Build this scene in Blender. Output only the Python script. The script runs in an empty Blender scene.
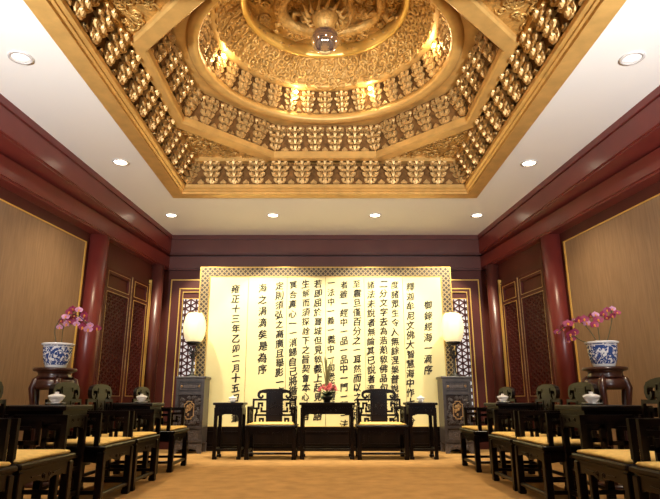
import bpy, bmesh, math, random
from mathutils import Vector, Matrix
random.seed(11)
PI = math.pi
C = bpy.context.scene.collection
SC = bpy.context.scene

# ------------------------------------------------------------------ materials
def nodemat(name):
    m = bpy.data.materials.new(name); m.use_nodes = True
    nt = m.node_tree
    return m, nt, nt.nodes['Principled BSDF']

def mat(name, col, rough=.5, metal=0., var=0., scale=8., bump=0., bscale=60., coat=0., emis=None, estr=0., stretch=(1, 1, 1), spec=.5):
    m, nt, b = nodemat(name)
    b.inputs['Base Color'].default_value = (*col, 1)
    b.inputs['Roughness'].default_value = rough
    b.inputs['Metallic'].default_value = metal
    b.inputs['Specular IOR Level'].default_value = spec
    if coat: b.inputs['Coat Weight'].default_value = coat; b.inputs['Coat Roughness'].default_value = .15
    if emis:
        b.inputs['Emission Color'].default_value = (*emis, 1); b.inputs['Emission Strength'].default_value = estr
    N = nt.nodes; L = nt.links
    tc = N.new('ShaderNodeTexCoord'); mp = N.new('ShaderNodeMapping'); mp.inputs['Scale'].default_value = stretch
    L.new(tc.outputs['Object'], mp.inputs['Vector'])
    if var:
        n = N.new('ShaderNodeTexNoise'); n.inputs['Scale'].default_value = scale; n.inputs['Detail'].default_value = 4
        L.new(mp.outputs['Vector'], n.inputs['Vector'])
        r = N.new('ShaderNodeValToRGB')
        r.color_ramp.elements[0].position = .3; r.color_ramp.elements[1].position = .7
        r.color_ramp.elements[0].color = (*[c * (1 - var) for c in col], 1)
        r.color_ramp.elements[1].color = (*[min(1, c * (1 + var)) for c in col], 1)
        L.new(n.outputs['Fac'], r.inputs['Fac']); L.new(r.outputs['Color'], b.inputs['Base Color'])
    if bump:
        n2 = N.new('ShaderNodeTexNoise'); n2.inputs['Scale'].default_value = bscale; n2.inputs['Detail'].default_value = 3
        L.new(mp.outputs['Vector'], n2.inputs['Vector'])
        bp = N.new('ShaderNodeBump'); bp.inputs['Strength'].default_value = bump; bp.inputs['Distance'].default_value = .02
        L.new(n2.outputs['Fac'], bp.inputs['Height']); L.new(bp.outputs['Normal'], b.inputs['Normal'])
    return m

M = {}
M['carpet'] = mat('carpet_tan', (.42, .24, .088), .95, var=.16, scale=5, bump=.35, bscale=220, spec=.1)
M['white'] = mat('ceiling_paint', (.80, .775, .725), .8, spec=.2)
M['wallred'] = mat('maroon_paint', (.080, .018, .013), .42, var=.12, scale=3, spec=.25)
M['lacquer'] = mat('red_lacquer', (.155, .024, .019), .30, var=.12, scale=3)
M['plum'] = mat('plum_lacquer', (.085, .020, .015), .36, var=.12, scale=3)
M['fabric'] = mat('tan_wall_fabric', (.265, .165, .09), .85, var=.12, scale=14, bump=.15, bscale=90, stretch=(3, 3, .25), spec=.2)
M['gold'] = mat('gold_leaf', (.66, .395, .12), .40, metal=.35, var=.12, scale=7)
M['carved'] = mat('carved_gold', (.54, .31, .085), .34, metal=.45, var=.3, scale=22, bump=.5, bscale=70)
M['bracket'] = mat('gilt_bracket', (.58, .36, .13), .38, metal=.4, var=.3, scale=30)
M['boardshade'] = mat('shade_toned_gilt_board', (.16, .075, .022), .75, spec=.1, var=.4, scale=14)  # shade of the gaps between brackets put into the tier wall colour
M['trimgold'] = mat('bright_gold_trim', (.80, .52, .13), .3, metal=.6)
M['wood'] = mat('ebonised_rosewood', (.0075, .0042, .0034), .30, var=.4, scale=9, spec=.16, stretch=(1, 1, .2))
M['woodred'] = mat('reddish_rosewood', (.045, .013, .009), .28, var=.4, scale=9, coat=.4)
M['greywood'] = mat('grey_black_wood', (.050, .042, .044), .38, var=.3, scale=12)
M['carvewood'] = mat('carved_grey_wood', (.085, .072, .075), .4, var=.4, scale=40, bump=.3, bscale=90)
M['oldgold'] = mat('old_gold', (.42, .26, .11), .42, metal=.3, var=.3, scale=40)
M['cushion'] = mat('yellow_silk_cushion', (.84, .56, .16), .65, var=.1, scale=25, bump=.12, bscale=160)
M['cream'] = mat('cream_silk', (.92, .83, .44), .75, var=.03, scale=4, spec=.15)
M['ink'] = mat('black_ink', (.012, .011, .010), .7)
M['porcelain'] = mat('white_porcelain', (.85, .85, .86), .12, coat=.5)
M['soil'] = mat('soil', (.03, .035, .015), .9, var=.5, scale=40)
M['leaf'] = mat('leaf_green', (.025, .055, .018), .45, var=.3, scale=20)
M['stem'] = mat('stem_green', (.06, .055, .02), .5)
M['petal'] = mat('magenta_petal', (.27, .025, .085), .55, var=.35, scale=35)
M['petalpale'] = mat('pale_pink_petal', (.58, .27, .44), .55, var=.3, scale=30)
M['pink'] = mat('salmon_pink_petal', (.80, .27, .27), .6, var=.35, scale=35)
M['lip'] = mat('orange_lip', (.75, .30, .04), .5)
M['bulbm'] = mat('lamp_lens', (1, .9, .7), .5, emis=(1, .86, .62), estr=14)
M['dimm'] = mat('dim_lamp_lens', (.9, .9, .88), .4, emis=(1, .97, .92), estr=.25)
M['spotm'] = mat('spot_bulb', (1, .8, .4), .5, emis=(1, .72, .32), estr=40)
M['shade'] = mat('glowing_lantern_silk', (.9, .8, .5), .6, emis=(1, .84, .46), estr=.60)
M['pane'] = mat('backlit_pane', (.9, .9, .9), .6, emis=(1, .95, .90), estr=.5)
M['steel'] = mat('white_metal_ring', (.75, .73, .7), .35, metal=.3)
M['black'] = mat('black_metal', (.01, .009, .009), .4)
M['doorred'] = mat('dark_door_lacquer', (.085, .018, .014), .45, var=.15, scale=3, spec=.12)
M['dark'] = mat('dark_backing', (.020, .009, .009), .6)
M['glass'] = mat('crystal', (.80, .76, .74), .05, metal=.95)
M['grass'] = mat('dry_reed', (.20, .19, .08), .7)

def frame_mat():
    m, nt, b = nodemat('gold_fret_brocade'); N = nt.nodes; L = nt.links
    tc = N.new('ShaderNodeTexCoord')
    def wave(rot, sc):
        mp = N.new('ShaderNodeMapping'); mp.inputs['Rotation'].default_value = (0, rot, 0)
        L.new(tc.outputs['Object'], mp.inputs['Vector'])
        w = N.new('ShaderNodeTexWave'); w.wave_type = 'BANDS'; w.bands_direction = 'X'
        w.inputs['Scale'].default_value = sc; w.inputs['Distortion'].default_value = .8; w.inputs['Detail'].default_value = 0; w.inputs['Detail Scale'].default_value = 3
        L.new(mp.outputs['Vector'], w.inputs['Vector']); return w
    a, c = wave(PI / 4, 5.2), wave(-PI / 4, 5.2)
    mx = N.new('ShaderNodeMath'); mx.operation = 'MAXIMUM'
    L.new(a.outputs['Fac'], mx.inputs[0]); L.new(c.outputs['Fac'], mx.inputs[1])
    r = N.new('ShaderNodeValToRGB'); r.color_ramp.elements[0].position = .72; r.color_ramp.elements[1].position = .84
    r.color_ramp.elements[0].color = (.02, .012, .006, 1); r.color_ramp.elements[1].color = (.33, .235, .10, 1)
    L.new(mx.outputs[0], r.inputs['Fac']); L.new(r.outputs['Color'], b.inputs['Base Color'])
    b.inputs['Roughness'].default_value = .5
    return m
M['fret'] = frame_mat()

def pot_mat():
    m, nt, b = nodemat('blue_and_white_porcelain'); N = nt.nodes; L = nt.links
    tc = N.new('ShaderNodeTexCoord')
    n = N.new('ShaderNodeTexNoise'); n.inputs['Scale'].default_value = 17; n.inputs['Detail'].default_value = 2; n.inputs['Distortion'].default_value = 2.2
    L.new(tc.outputs['Object'], n.inputs['Vector'])
    r = N.new('ShaderNodeValToRGB'); r.color_ramp.elements[0].position = .44; r.color_ramp.elements[1].position = .50
    r.color_ramp.elements[0].color = (.74, .77, .80, 1); r.color_ramp.elements[1].color = (.03, .07, .25, 1)
    L.new(n.outputs['Fac'], r.inputs['Fac'])
    s = N.new('ShaderNodeSeparateXYZ'); L.new(tc.outputs['Object'], s.inputs[0])
    r2 = N.new('ShaderNodeValToRGB'); r2.color_ramp.interpolation = 'CONSTANT'
    e = r2.color_ramp.elements; e[0].position = 0; e[0].color = (0, 0, 0, 1); e[1].position = .10; e[1].color = (1, 1, 1, 1)
    for p, v in ((.73, 0), (.76, 1), (.79, 0)):
        x = e.new(p); x.color = (v, v, v, 1)
    mm = N.new('ShaderNodeMath'); mm.operation = 'MULTIPLY'; mm.inputs[1].default_value = 1 / .30
    L.new(s.outputs['Z'], mm.inputs[0]); L.new(mm.outputs[0], r2.inputs['Fac'])
    mx = N.new('ShaderNodeMix'); mx.data_type = 'RGBA'; mx.inputs['A'].default_value = (.74, .77, .80, 1)
    L.new(r2.outputs['Color'], mx.inputs['Factor']); L.new(r.outputs['Color'], mx.inputs['B'])
    L.new(mx.outputs['Result'], b.inputs['Base Color'])
    b.inputs['Roughness'].default_value = .12
    return m
M['pot'] = pot_mat()

# ------------------------------------------------------------------ mesh building
class MB:
    def __init__(s): s.v = []; s.f = []; s.sm = []
    def add(s, vs, fs, sm=False):
        o = len(s.v); s.v += [tuple(p) for p in vs]
        for f in fs: s.f.append(tuple(i + o for i in f)); s.sm.append(sm)
    def hexa(s, p):      # 8 points: bottom ring 0-3, top ring 4-7
        s.add(p, [(3, 2, 1, 0), (4, 5, 6, 7), (0, 1, 5, 4), (1, 2, 6, 5), (2, 3, 7, 6), (3, 0, 4, 7)])
    def box(s, c, d, rz=0., off=None):
        x, y, z = c; a, b, h = d[0] / 2, d[1] / 2, d[2] / 2
        pts = [(-a, -b, -h), (a, -b, -h), (a, b, -h), (-a, b, -h), (-a, -b, h), (a, -b, h), (a, b, h), (-a, b, h)]
        cs, sn = math.cos(rz), math.sin(rz)
        s.hexa([(x + p[0] * cs - p[1] * sn, y + p[0] * sn + p[1] * cs, z + p[2]) for p in pts])
    def b2(s, x0, x1, y0, y1, z0, z1): s.box(((x0 + x1) / 2, (y0 + y1) / 2, (z0 + z1) / 2), (x1 - x0, y1 - y0, z1 - z0))
    def cbox(s, c, d, ch=.006):   # chamfered box: bevelled top and vertical edges
        x, y, z = c; a, b, h = d[0] / 2, d[1] / 2, d[2] / 2
        def ring(a, b, k, zz): return [(x - a + k, y - b, zz), (x + a - k, y - b, zz), (x + a, y - b + k, zz), (x + a, y + b - k, zz), (x + a - k, y + b, zz), (x - a + k, y + b, zz), (x - a, y + b - k, zz), (x - a, y - b + k, zz)]
        rs = [ring(a - ch, b - ch, ch, z - h), ring(a, b, ch, z - h + ch), ring(a, b, ch, z + h - ch), ring(a - ch, b - ch, ch, z + h)]
        s.rings(rs, True)
    def rings(s, rs, caps=True, sm=False, closed=False):
        n = len(rs[0]); vs = [p for r in rs for p in r]; fs = []
        m = len(rs)
        for i in range(m if closed else m - 1):
            j = (i + 1) % m
            for k in range(n):
                l = (k + 1) % n
                fs.append((i * n + k, i * n + l, j * n + l, j * n + k))
        s.add(vs, fs, sm)
        if caps and not closed:
            o = len(s.v) - len(vs)
            s.f.append(tuple(o + i for i in reversed(range(n)))); s.sm.append(False)
            s.f.append(tuple(o + (m - 1) * n + i for i in range(n))); s.sm.append(False)
    def frus(s, c, a0, b0, a1, b1, h, rz=0.):   # frustum standing at c
        x, y, z = c; cs, sn = math.cos(rz), math.sin(rz)
        P = []
        for a, b, zz in ((a0 / 2, b0 / 2, z), (a1 / 2, b1 / 2, z + h)):
            for px, py in ((-a, -b), (a, -b), (a, b), (-a, b)): P.append((x + px * cs - py * sn, y + px * sn + py * cs, zz))
        s.hexa(P)
    def lathe(s, prof, n=32, c=(0, 0, 0), lobes=0, amp=0., sm=True):
        rs = []
        for r, z in prof:
            ring = []
            for k in range(n):
                t = 2 * PI * k / n
                q = r * (1 - amp * (1 - abs(math.sin(t * lobes / 2)))) if lobes else r
                ring.append((c[0] + q * math.cos(t), c[1] + q * math.sin(t), c[2] + z))
            rs.append(ring)
        s.rings(rs, True, sm)
    def tube(s, pts, r, n=8, flat=1., sm=True):
        pts = [Vector(p) for p in pts]; m = len(pts)
        rr = r if isinstance(r, (list, tuple)) else [r] * m
        rs = []; up = None
        for i, p in enumerate(pts):
            t = (pts[min(i + 1, m - 1)] - pts[max(i - 1, 0)]).normalized()
            if up is None:
                up = Vector((0, 0, 1)) if abs(t.z) < .9 else Vector((1, 0, 0))
            a = t.cross(up)
            if a.length < 1e-5: a = t.cross(Vector((0, 1, 0)))
            a.normalize(); up = a.cross(t).normalized()
            rs.append([p + a * (rr[i] * math.cos(2 * PI * k / n)) + up * (rr[i] * flat * math.sin(2 * PI * k / n)) for k in range(n)])
        s.rings(rs, True, sm)
    def bar(s, mp, p, q, w, o0, o1):   # straight bar in a mapped plane
        dx, dy = q[0] - p[0], q[1] - p[1]; l = math.hypot(dx, dy) or 1
        nx, ny = -dy / l * w / 2, dx / l * w / 2
        c = [(p[0] + nx, p[1] + ny), (q[0] + nx, q[1] + ny), (q[0] - nx, q[1] - ny), (p[0] - nx, p[1] - ny)]
        s.hexa([mp(a, b, o0) for a, b in c] + [mp(a, b, o1) for a, b in c])
    def poly(s, mp, pl, w, o0, o1):
        for i in range(len(pl) - 1):
            p, q = pl[i], pl[i + 1]
            l = math.hypot(q[0] - p[0], q[1] - p[1]) or 1
            ex, ey = (q[0] - p[0]) / l * w / 2, (q[1] - p[1]) / l * w / 2
            s.bar(mp, (p[0] - ex, p[1] - ey), (q[0] + ex, q[1] + ey), w, o0, o1)
    def rectframe(s, mp, a0, a1, b0, b1, w, o0, o1):
        s.bar(mp, (a0, b0 + w / 2), (a1, b0 + w / 2), w, o0, o1); s.bar(mp, (a0, b1 - w / 2), (a1, b1 - w / 2), w, o0, o1)
        s.bar(mp, (a0 + w / 2, b0 + w), (a0 + w / 2, b1 - w), w, o0, o1); s.bar(mp, (a1 - w / 2, b0 + w), (a1 - w / 2, b1 - w), w, o0, o1)
    def prism(s, mp, pl, o0, o1):
        n = len(pl)
        s.add([mp(a, b, o0) for a, b in pl] + [mp(a, b, o1) for a, b in pl],
              [tuple(reversed(range(n))), tuple(range(n, 2 * n))] + [(k, (k + 1) % n, n + (k + 1) % n, n + k) for k in range(n)])
    def spiral(s, mp, a, b, R, r, rot=0., turns=1.4, hand=1, o=0., n=12, tail=.9):
        pts = []
        for i in range(n + 1):
            t = i / n; th = rot + hand * turns * 2 * PI * t; q = R * (.12 + .88 * t)
            pts.append(mp(a + q * math.cos(th), b + q * math.sin(th), o))
        th = rot + hand * turns * 2 * PI
        pts.append(mp(a + R * math.cos(th) - hand * tail * R * math.sin(th), b + R * math.sin(th) + hand * tail * R * math.cos(th), o))
        s.tube(pts, [r] * n + [r * .8, r * .3], 5)
    def ball(s, c, r, n=10, m=7, sz=1.):
        rs = []
        for i in range(m):
            ph = -PI / 2 + PI * (i + .02) / (m - .96)
            rs.append([(c[0] + r * math.cos(ph) * math.cos(2 * PI * k / n), c[1] + r * math.cos(ph) * math.sin(2 * PI * k / n), c[2] + r * sz * math.sin(ph)) for k in range(n)])
        s.rings(rs, True, True)
    def ribbon(s, mp, pts, ws, o0, o1):
        L_, R_ = [], []
        for i, p in enumerate(pts):
            a, b = pts[max(0, i - 1)], pts[min(len(pts) - 1, i + 1)]
            dx, dy = b[0] - a[0], b[1] - a[1]; l = math.hypot(dx, dy); nx, ny = -dy / l * ws[i] / 2, dx / l * ws[i] / 2
            L_.append((p[0] + nx, p[1] + ny)); R_.append((p[0] - nx, p[1] - ny))
        s.rings([[mp(*L_[i], o0), mp(*L_[i], o1), mp(*R_[i], o1), mp(*R_[i], o0)] for i in range(len(pts))], True)
    def build(s, name, m, parent=None, world=False, bev=0.):
        me = bpy.data.meshes.new(name)
        v = s.v
        if world and parent is not None:
            l = parent.location; 
            if parent.parent is not None: l = l + parent.parent.location
            v = [(p[0] - l[0], p[1] - l[1], p[2] - l[2]) for p in v]
        me.from_pydata([tuple(p) for p in v], [], s.f)
        for p, q in zip(me.polygons, s.sm): p.use_smooth = q
        bm = bmesh.new(); bm.from_mesh(me)
        bmesh.ops.recalc_face_normals(bm, faces=bm.faces)
        if bev: bmesh.ops.bevel(bm, geom=[e for e in bm.edges if len(e.link_faces) == 2 and e.calc_face_angle(0) > .6], offset=bev, segments=1, affect='EDGES', clamp_overlap=True)
        bm.to_mesh(me); bm.free()
        me.materials.append(m)
        o = bpy.data.objects.new(name, me); C.objects.link(o)
        if parent is not None: o.parent = parent
        return o

def empty(name, loc, rz=0., label=None, cat=None, group=None):
    o = bpy.data.objects.new(name, None); C.objects.link(o)
    o.location = loc; o.rotation_euler = (0, 0, rz); o.empty_display_size = .1
    tag(o, label, cat, group); return o
def tag(o, label=None, cat=None, group=None, kind=None):
    if label: o['label'] = label
    if cat: o['category'] = cat
    if group: o['group'] = group
    if kind: o['kind'] = kind
    return o
KIDS = {}
def copy_tree(o, parent=None):
    c = o.copy(); C.objects.link(c)
    if parent is not None: c.parent = parent
    for ch in [x for x in C.objects if x.parent == o]: copy_tree(ch, c)
    return c
def struct(mb, name, m):
    return tag(mb.build(name, m), kind='structure')

# ------------------------------------------------------------------ camera
H = .855; F = 555; TH = math.atan(148.5 / F)
cam = bpy.data.cameras.new('camera'); co = bpy.data.objects.new('camera', cam); C.objects.link(co)
co.location = (0, 0, H); co.rotation_euler = (PI / 2 + TH, 0, 0)
cam.sensor_width = 36; cam.sensor_fit = 'HORIZONTAL'; cam.lens = F / 660 * 36; cam.shift_x = 5 / 660; cam.clip_start = .05
SC.camera = co
_c, _s = math.cos(TH), math.sin(TH)
def atY(px, py, Y):
    u = (px - 325) / F; v = (249.5 - py) / F
    t = Y / (_c - v * _s); return Vector((u * t, Y, H + (_s + v * _c) * t))

# ------------------------------------------------------------------ room shell
ZC = 3.8; YB = 10.15; YF = -2.0
def WX(Y): return 3.42 + .13 * (7.6 - Y)           # side walls splay towards the front
def XC(Y): return 2.85 + .08 * (9.95 - Y)          # inner face of the upper cornice beam
def wbox(mb, s, Y0, Y1, o0, o1, z0, z1):
    p = [(s * (WX(Y0) - o0), Y0), (s * (WX(Y1) - o0), Y1), (s * (WX(Y1) - o1), Y1), (s * (WX(Y0) - o1), Y0)]
    mb.hexa([(x, y, z0) for x, y in p] + [(x, y, z1) for x, y in p])

mb = MB(); mb.b2(-5, 5, YF - .2, YB + .2, -.1, 0); struct(mb, 'floor', M['carpet'])
CX, CY = 0., 5.6; HO = 2.28
mb = MB()
for x0, x1, y0, y1 in ((-5, -HO, YF - .2, YB + .2), (HO, 5, YF - .2, YB + .2), (-HO, HO, YF - .2, CY - HO), (-HO, HO, CY + HO, YB + .2)):
    mb.b2(x0, x1, y0, y1, ZC, ZC + .12)
struct(mb, 'ceiling', M['white'])
mb = MB(); mb.b2(-3.6, 3.6, YB, YB + .2, 0, ZC)
struct(mb, 'wall_back', M['wallred'])
for s, nm in ((-1, 'left'), (1, 'right')):
    mb = MB(); wbox(mb, s, YF, YB + .05, -.2, 0, 0, ZC); struct(mb, 'wall_' + nm, M['wallred'])
    # cornice: three members
    mb = MB()
    def cb(Y0, Y1, in0, in1, z0, z1, mb=mb, s=s):
        p = [(s * (WX(Y0) + .0), Y0), (s * (WX(Y1) + .0), Y1), (s * in1, Y1), (s * in0, Y0)]
        mb.hexa([(x, y, z0) for x, y in p] + [(x, y, z1) for x, y in p])
    cb(YF, YB, XC(YF) - .0, XC(YB) - .0, 3.72, ZC)
    cb(YF, YB, XC(YF) + .03, XC(YB) + .03, 3.70, 3.72)
    cb(YF, YB, XC(YF) + .012, XC(YB) + .012, 3.455, 3.70)
    cb(YF, YB, XC(YF) + .04, XC(YB) + .04, 3.43, 3.455)
    cb(YF, YB, WX(YF) - .12, WX(YB) - .12, 3.40, 3.43)
    cb(YF, YB, WX(YF) - .20, WX(YB) - .20, 3.185, 3.40)
    cb(YF, YB, WX(YF) - .175, WX(YB) - .175, 3.157, 3.185)
    struct(mb, 'trim_' + ('1' if s < 0 else '2'), M['lacquer'])
    mb = MB(); wbox(mb, s, YF, 7.6, 0, .03, 0, .16); wbox(mb, s, YF, 7.6, 0, .018, .16, .19); struct(mb, 'baseboard_' + nm, M['wallred'])
mb = MB()
def bb(y, z0, z1): mb.b2(-3.4, 3.4, y, YB, z0, z1)
bb(9.95, 3.72, ZC); bb(9.98, 3.70, 3.72); bb(9.962, 3.455, 3.70); bb(9.99, 3.43, 3.455); bb(10.12, 3.40, 3.43); bb(10.06, 3.185, 3.40); bb(10.085, 3.157, 3.185)
struct(mb, 'trim_3', M['plum'])
mb = MB(); mb.b2(-3.2, 3.2, YB - .03, YB, 0, .16); mb.b2(-3.2, 3.2, YB - .018, YB, .16, .19); struct(mb, 'baseboard_back', M['wallred'])
# front wall behind the viewer, with a wide window added to let in fill light
mb = MB()
WXF = 4.7
mb.b2(-5, -3.6, YF - .2, YF, 0, ZC); mb.b2(3.6, 5, YF - .2, YF, 0, ZC); mb.b2(-3.6, 3.6, YF - .2, YF, 0, .5); mb.b2(-3.6, 3.6, YF - .2, YF, 3.3, ZC)
struct(mb, 'wall_front', M['wallred'])
mb = MB(); mp = lambda a, b, o: (a, YF - .1 + o, b)
mb.rectframe(mp, -3.6, 3.6, .5, 3.3, .07, -.04, .04)
for x in (-1.8, 0, 1.8): mb.bar(mp, (x, .5), (x, 3.3), .05, -.03, .03)
struct(mb, 'added_window', M['wallred'])

# ------------------------------------------------------------------ back windows with lattice
def hexlattice(mb, mp, a0, a1, b0, b1, sp, w, o0, o1):
    def clip(p, d):
        t0, t1 = -1e9, 1e9
        for k, lo, hi in ((0, a0, a1), (1, b0, b1)):
            if abs(d[k]) < 1e-9:
                if not lo <= p[k] <= hi: return None
            else:
                x, y = (lo - p[k]) / d[k], (hi - p[k]) / d[k]
                t0 = max(t0, min(x, y)); t1 = min(t1, max(x, y))
        return (t0, t1) if t1 - t0 > .01 else None
    ca, cb_ = (a0 + a1) / 2, (b0 + b1) / 2
    N = int(max(a1 - a0, b1 - b0) / sp) + 3
    for ang in (PI / 2, PI / 6, -PI / 6):
        d = (math.cos(ang), math.sin(ang)); nn = (-d[1], d[0])
        for k in range(-N, N + 1):
            p = (ca + nn[0] * k * sp, cb_ + nn[1] * k * sp)
            c = clip(p, d)
            if c: mb.bar(mp, (p[0] + d[0] * c[0], p[1] + d[1] * c[0]), (p[0] + d[0] * c[1], p[1] + d[1] * c[1]), w, o0, o1)
for s, nm in ((-1, 'window_1'), (1, 'window_2')):
    mp = lambda a, b, o, s=s: (s * a, YB - o, b)
    mb = MB(); mb.rectframe(mp, 1.7, 2.84, .3, 2.97, .17, 0, .05); mb.rectframe(mp, 1.87, 2.67, .47, 2.80, .065, 0, .075)
    mb.b2(*sorted((s * 1.9, s * 2.6)), YB - .05, YB, 2.62, 2.74)
    w = struct(mb, nm, M['wallred'])
    mb = MB(); mb.rectframe(mp, 1.69, 2.85, .29, 2.98, .018, .05, .062); mb.rectframe(mp, 1.86, 2.68, .46, 2.81, .018, .07, .085); mb.rectframe(mp, 1.93, 2.615, .53, 2.745, .012, .07, .082)
    mb.bar(mp, (1.93, 2.62), (2.61, 2.62), .012, .04, .06)
    mb.build('gold_trim', M['trimgold'], w)
    mb = MB(); mb.b2(*sorted((s * 1.9, s * 2.62)), YB - .012, YB - .002, .5, 2.62); mb.build('lit_pane', M['pane'], w)
    mb = MB(); hexlattice(mb, mp, 1.93, 2.60, .53, 2.61, .10, .026, .018, .045); mb.build('lattice', M['plum'], w)

# ------------------------------------------------------------------ side walls: fabric panels, columns, lattice doors
for s, nm in ((-1, 'left'), (1, 'right')):
    Y0, Y1 = 1.2, 7.58
    r = empty('fabric_wall_panel', (s * WX(4.4), 4.4, 1.6), 0, 'large tan fabric wall panel in a gold frame on the %s wall' % nm, 'wall panel', 'fabric wall panels')
    mb = MB(); wbox(mb, s, Y0, Y1, 0, .02, .25, 2.99); mb.build('fabric', M['fabric'], r, True)
    mb = MB(); wbox(mb, s, Y1, Y1 + .026, 0, .034, .25, 3.005); wbox(mb, s, Y0, Y1, 0, .032, 2.99, 3.005); wbox(mb, s, Y0, Y1, 0, .045, .22, .25); wbox(mb, s, Y0 - .045, Y0, 0, .06, .25, 3.01)
    mb.build('gold_frame', M['trimgold'], r, True)
    # columns
    for (x, y, rad, d, m) in ((3.335, 7.86, .15, 'in front of the %s wall beside the gold framed panel', 'lacquer'), (3.0, 9.72, .11, 'in the %s back corner beside the lattice window', 'plum')):
        mb = MB(); mb.lathe([(rad, .16), (rad, 3.155)], 40)
        c = mb.build('column', M[m]); c.location = (s * x, y, 0)
        tag(c, ('thick' if rad > .12 else 'slimmer') + ' round red lacquered column ' + d % nm, 'column', 'round columns')
        mb = MB(); mb.lathe([(rad + .05, 0), (rad + .06, .05), (rad + .04, .12), (rad + .005, .16)], 40); mb.build('plinth', M['greywood'], c)
    # partition behind the lattice doors
    mb = MB(); wbox(mb, s, 7.95, 9.75, 0, .06, 0, 3.157); struct(mb, 'trim_' + ('4' if s < 0 else '5'), M['wallred'])
    mb = MB(); wbox(mb, s, 7.95, 9.75, .06, .10, 2.76, 2.80); wbox(mb, s, 7.95, 9.75, .06, .075, 2.80, 3.1); struct(mb, 'trim_' + ('6' if s < 0 else '7'), M['wallred'])
    for k, (a, b) in enumerate(((8.03, 8.86), (8.88, 9.50))):
        mp = lambda a_, b_, o, s=s: (s * (WX(a_) - o), a_, b_)
        r = empty('lattice_door', (s * WX((a + b) / 2), (a + b) / 2, 0), 0,
                  'dark red lattice door leaf with gold edging on the %s wall, %s' % (nm, 'beside the thick column' if k == 0 else 'nearer the back corner'), 'door', 'lattice door leaves')
        mb = MB(); mb.rectframe(mp, a, b, .03, 2.75, .09, .06, .12)
        mb.bar(mp, (a, .85), (b, .85), .09, .06, .115); mb.bar(mp, (a, 2.42), (b, 2.42), .07, .06, .115)
        mb.build('frame', M['doorred'], r, True)
        mb = MB(); mb.bar(mp, (a + .09, 2.58), (b - .09, 2.58), .22, .06, .085); mb.bar(mp, (a + .09, .47), (b - .09, .47), .7, .06, .085)
        mb.build('panel', M['doorred'], r, True)
        mb = MB(); hexlattice(mb, mp, a + .09, b - .09, .89, 2.39, .075, .016, .07, .10); mb.build('lattice', M['doorred'], r, True)
        mb = MB(); mb.bar(mp, (a + .05, 1.64), (b - .05, 1.64), 1.5, .06, .066); mb.build('backing', M['dark'], r, True)
        mb = MB(); mb.rectframe(mp, a + .075, b - .075, 2.45, 2.71, .008, .115, .125); mb.rectframe(mp, a + .075, b - .075, .88, 2.40, .008, .115, .125)
        mb.bar(mp, (b, .03), (b, 2.75), .014, .11, .13)
        mb.build('gold_edging', M['trimgold' if k else 'oldgold'], r, True)
    mb = MB(); wbox(mb, s, 9.51, 9.525, .06, .125, .03, 2.78); wbox(mb, s, 9.56, 9.575, .06, .125, .03, 2.86)
    o = mb.build('gold_strip', M['trimgold']); tag(o, 'tall pair of gold strips edging the lattice doors by the %s back column' % nm, 'gold trim', 'gold strips')

# ------------------------------------------------------------------ gilded coffer
cof = empty('gilded_coffer', (CX, CY, ZC), 0, 'huge carved golden ceiling coffer stepping from square to octagon to circle', 'ceiling coffer')
def local(o): o.location = (0, 0, 0); return o
def sq(h): return [(-h, -h), (h, -h), (h, h), (-h, h)]
def octa(r): return [(r / math.cos(PI / 8) * math.cos(PI / 8 + k * PI / 4), r / math.cos(PI / 8) * math.sin(PI / 8 + k * PI / 4)) for k in range(8)]
def circ(r, n=96): return [(r * math.cos(2 * PI * k / n), r * math.sin(2 * PI * k / n)) for k in range(n)]
def ringsolid(mb, prof, fn, sm=False):   # closed section (size, z) swept round outline fn
    mb.rings([[(x, y, z) for x, y in fn(q)] for q, z in prof], False, sm, closed=True)
Z0 = ZC
mb = MB()
ringsolid(mb, [(2.29, -.03), (2.29, .10), (2.06, .10), (2.06, .05), (2.09, .03), (2.09, .012), (2.115, .0), (2.115, -.03)], sq)
fr = mb.build('outer_frame', M['gold'], cof)
# square tier wall
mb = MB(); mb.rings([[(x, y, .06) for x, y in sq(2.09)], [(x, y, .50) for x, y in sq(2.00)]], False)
sqt = mb.build('square_tier', M['boardshade'], cof)
# octagon frame
mb = MB()
ringsolid(mb, [(1.78, .42), (1.80, .40), (1.95, .40), (1.97, .42), (1.97, .50), (1.78, .50)], octa)
mb.build('octagon_beam', M['gold'], cof)
mb = MB()
ringsolid(mb, [(1.90, .40), (2.01, .40), (2.01, .50), (1.90, .50)], sq); mb.build('square_beam', M['gold'], cof)
# octagon ceiling plates and carved corner panels
q = 1.95
for sx in (-1, 1):
    for sy in (-1, 1):
        mp = lambda a, b, o, sx=sx, sy=sy: (sx * a, sy * b, .47 - o)
        mb = MB(); tri = [(q, .75), (q, q), (.75, q)]
        mb.prism(mp, tri, -.03, 0)
        for k in range(60):
            while True:
                a, b = random.uniform(.85, q - .03), random.uniform(.85, q - .03)
                if a + b > 2.86: break
            mb.spiral(mp, a, b, random.uniform(.045, .075), .013, random.uniform(0, 6.3), 1.3, random.choice((-1, 1)), .008 + random.uniform(0, .012), 9)
        mb.build('carved_corner_panel', M['carved'], cof)
# octagon tier wall
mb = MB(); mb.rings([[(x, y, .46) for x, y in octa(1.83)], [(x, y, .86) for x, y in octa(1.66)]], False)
oct_t = mb.build('octagon_tier', M['boardshade'], cof)
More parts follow.
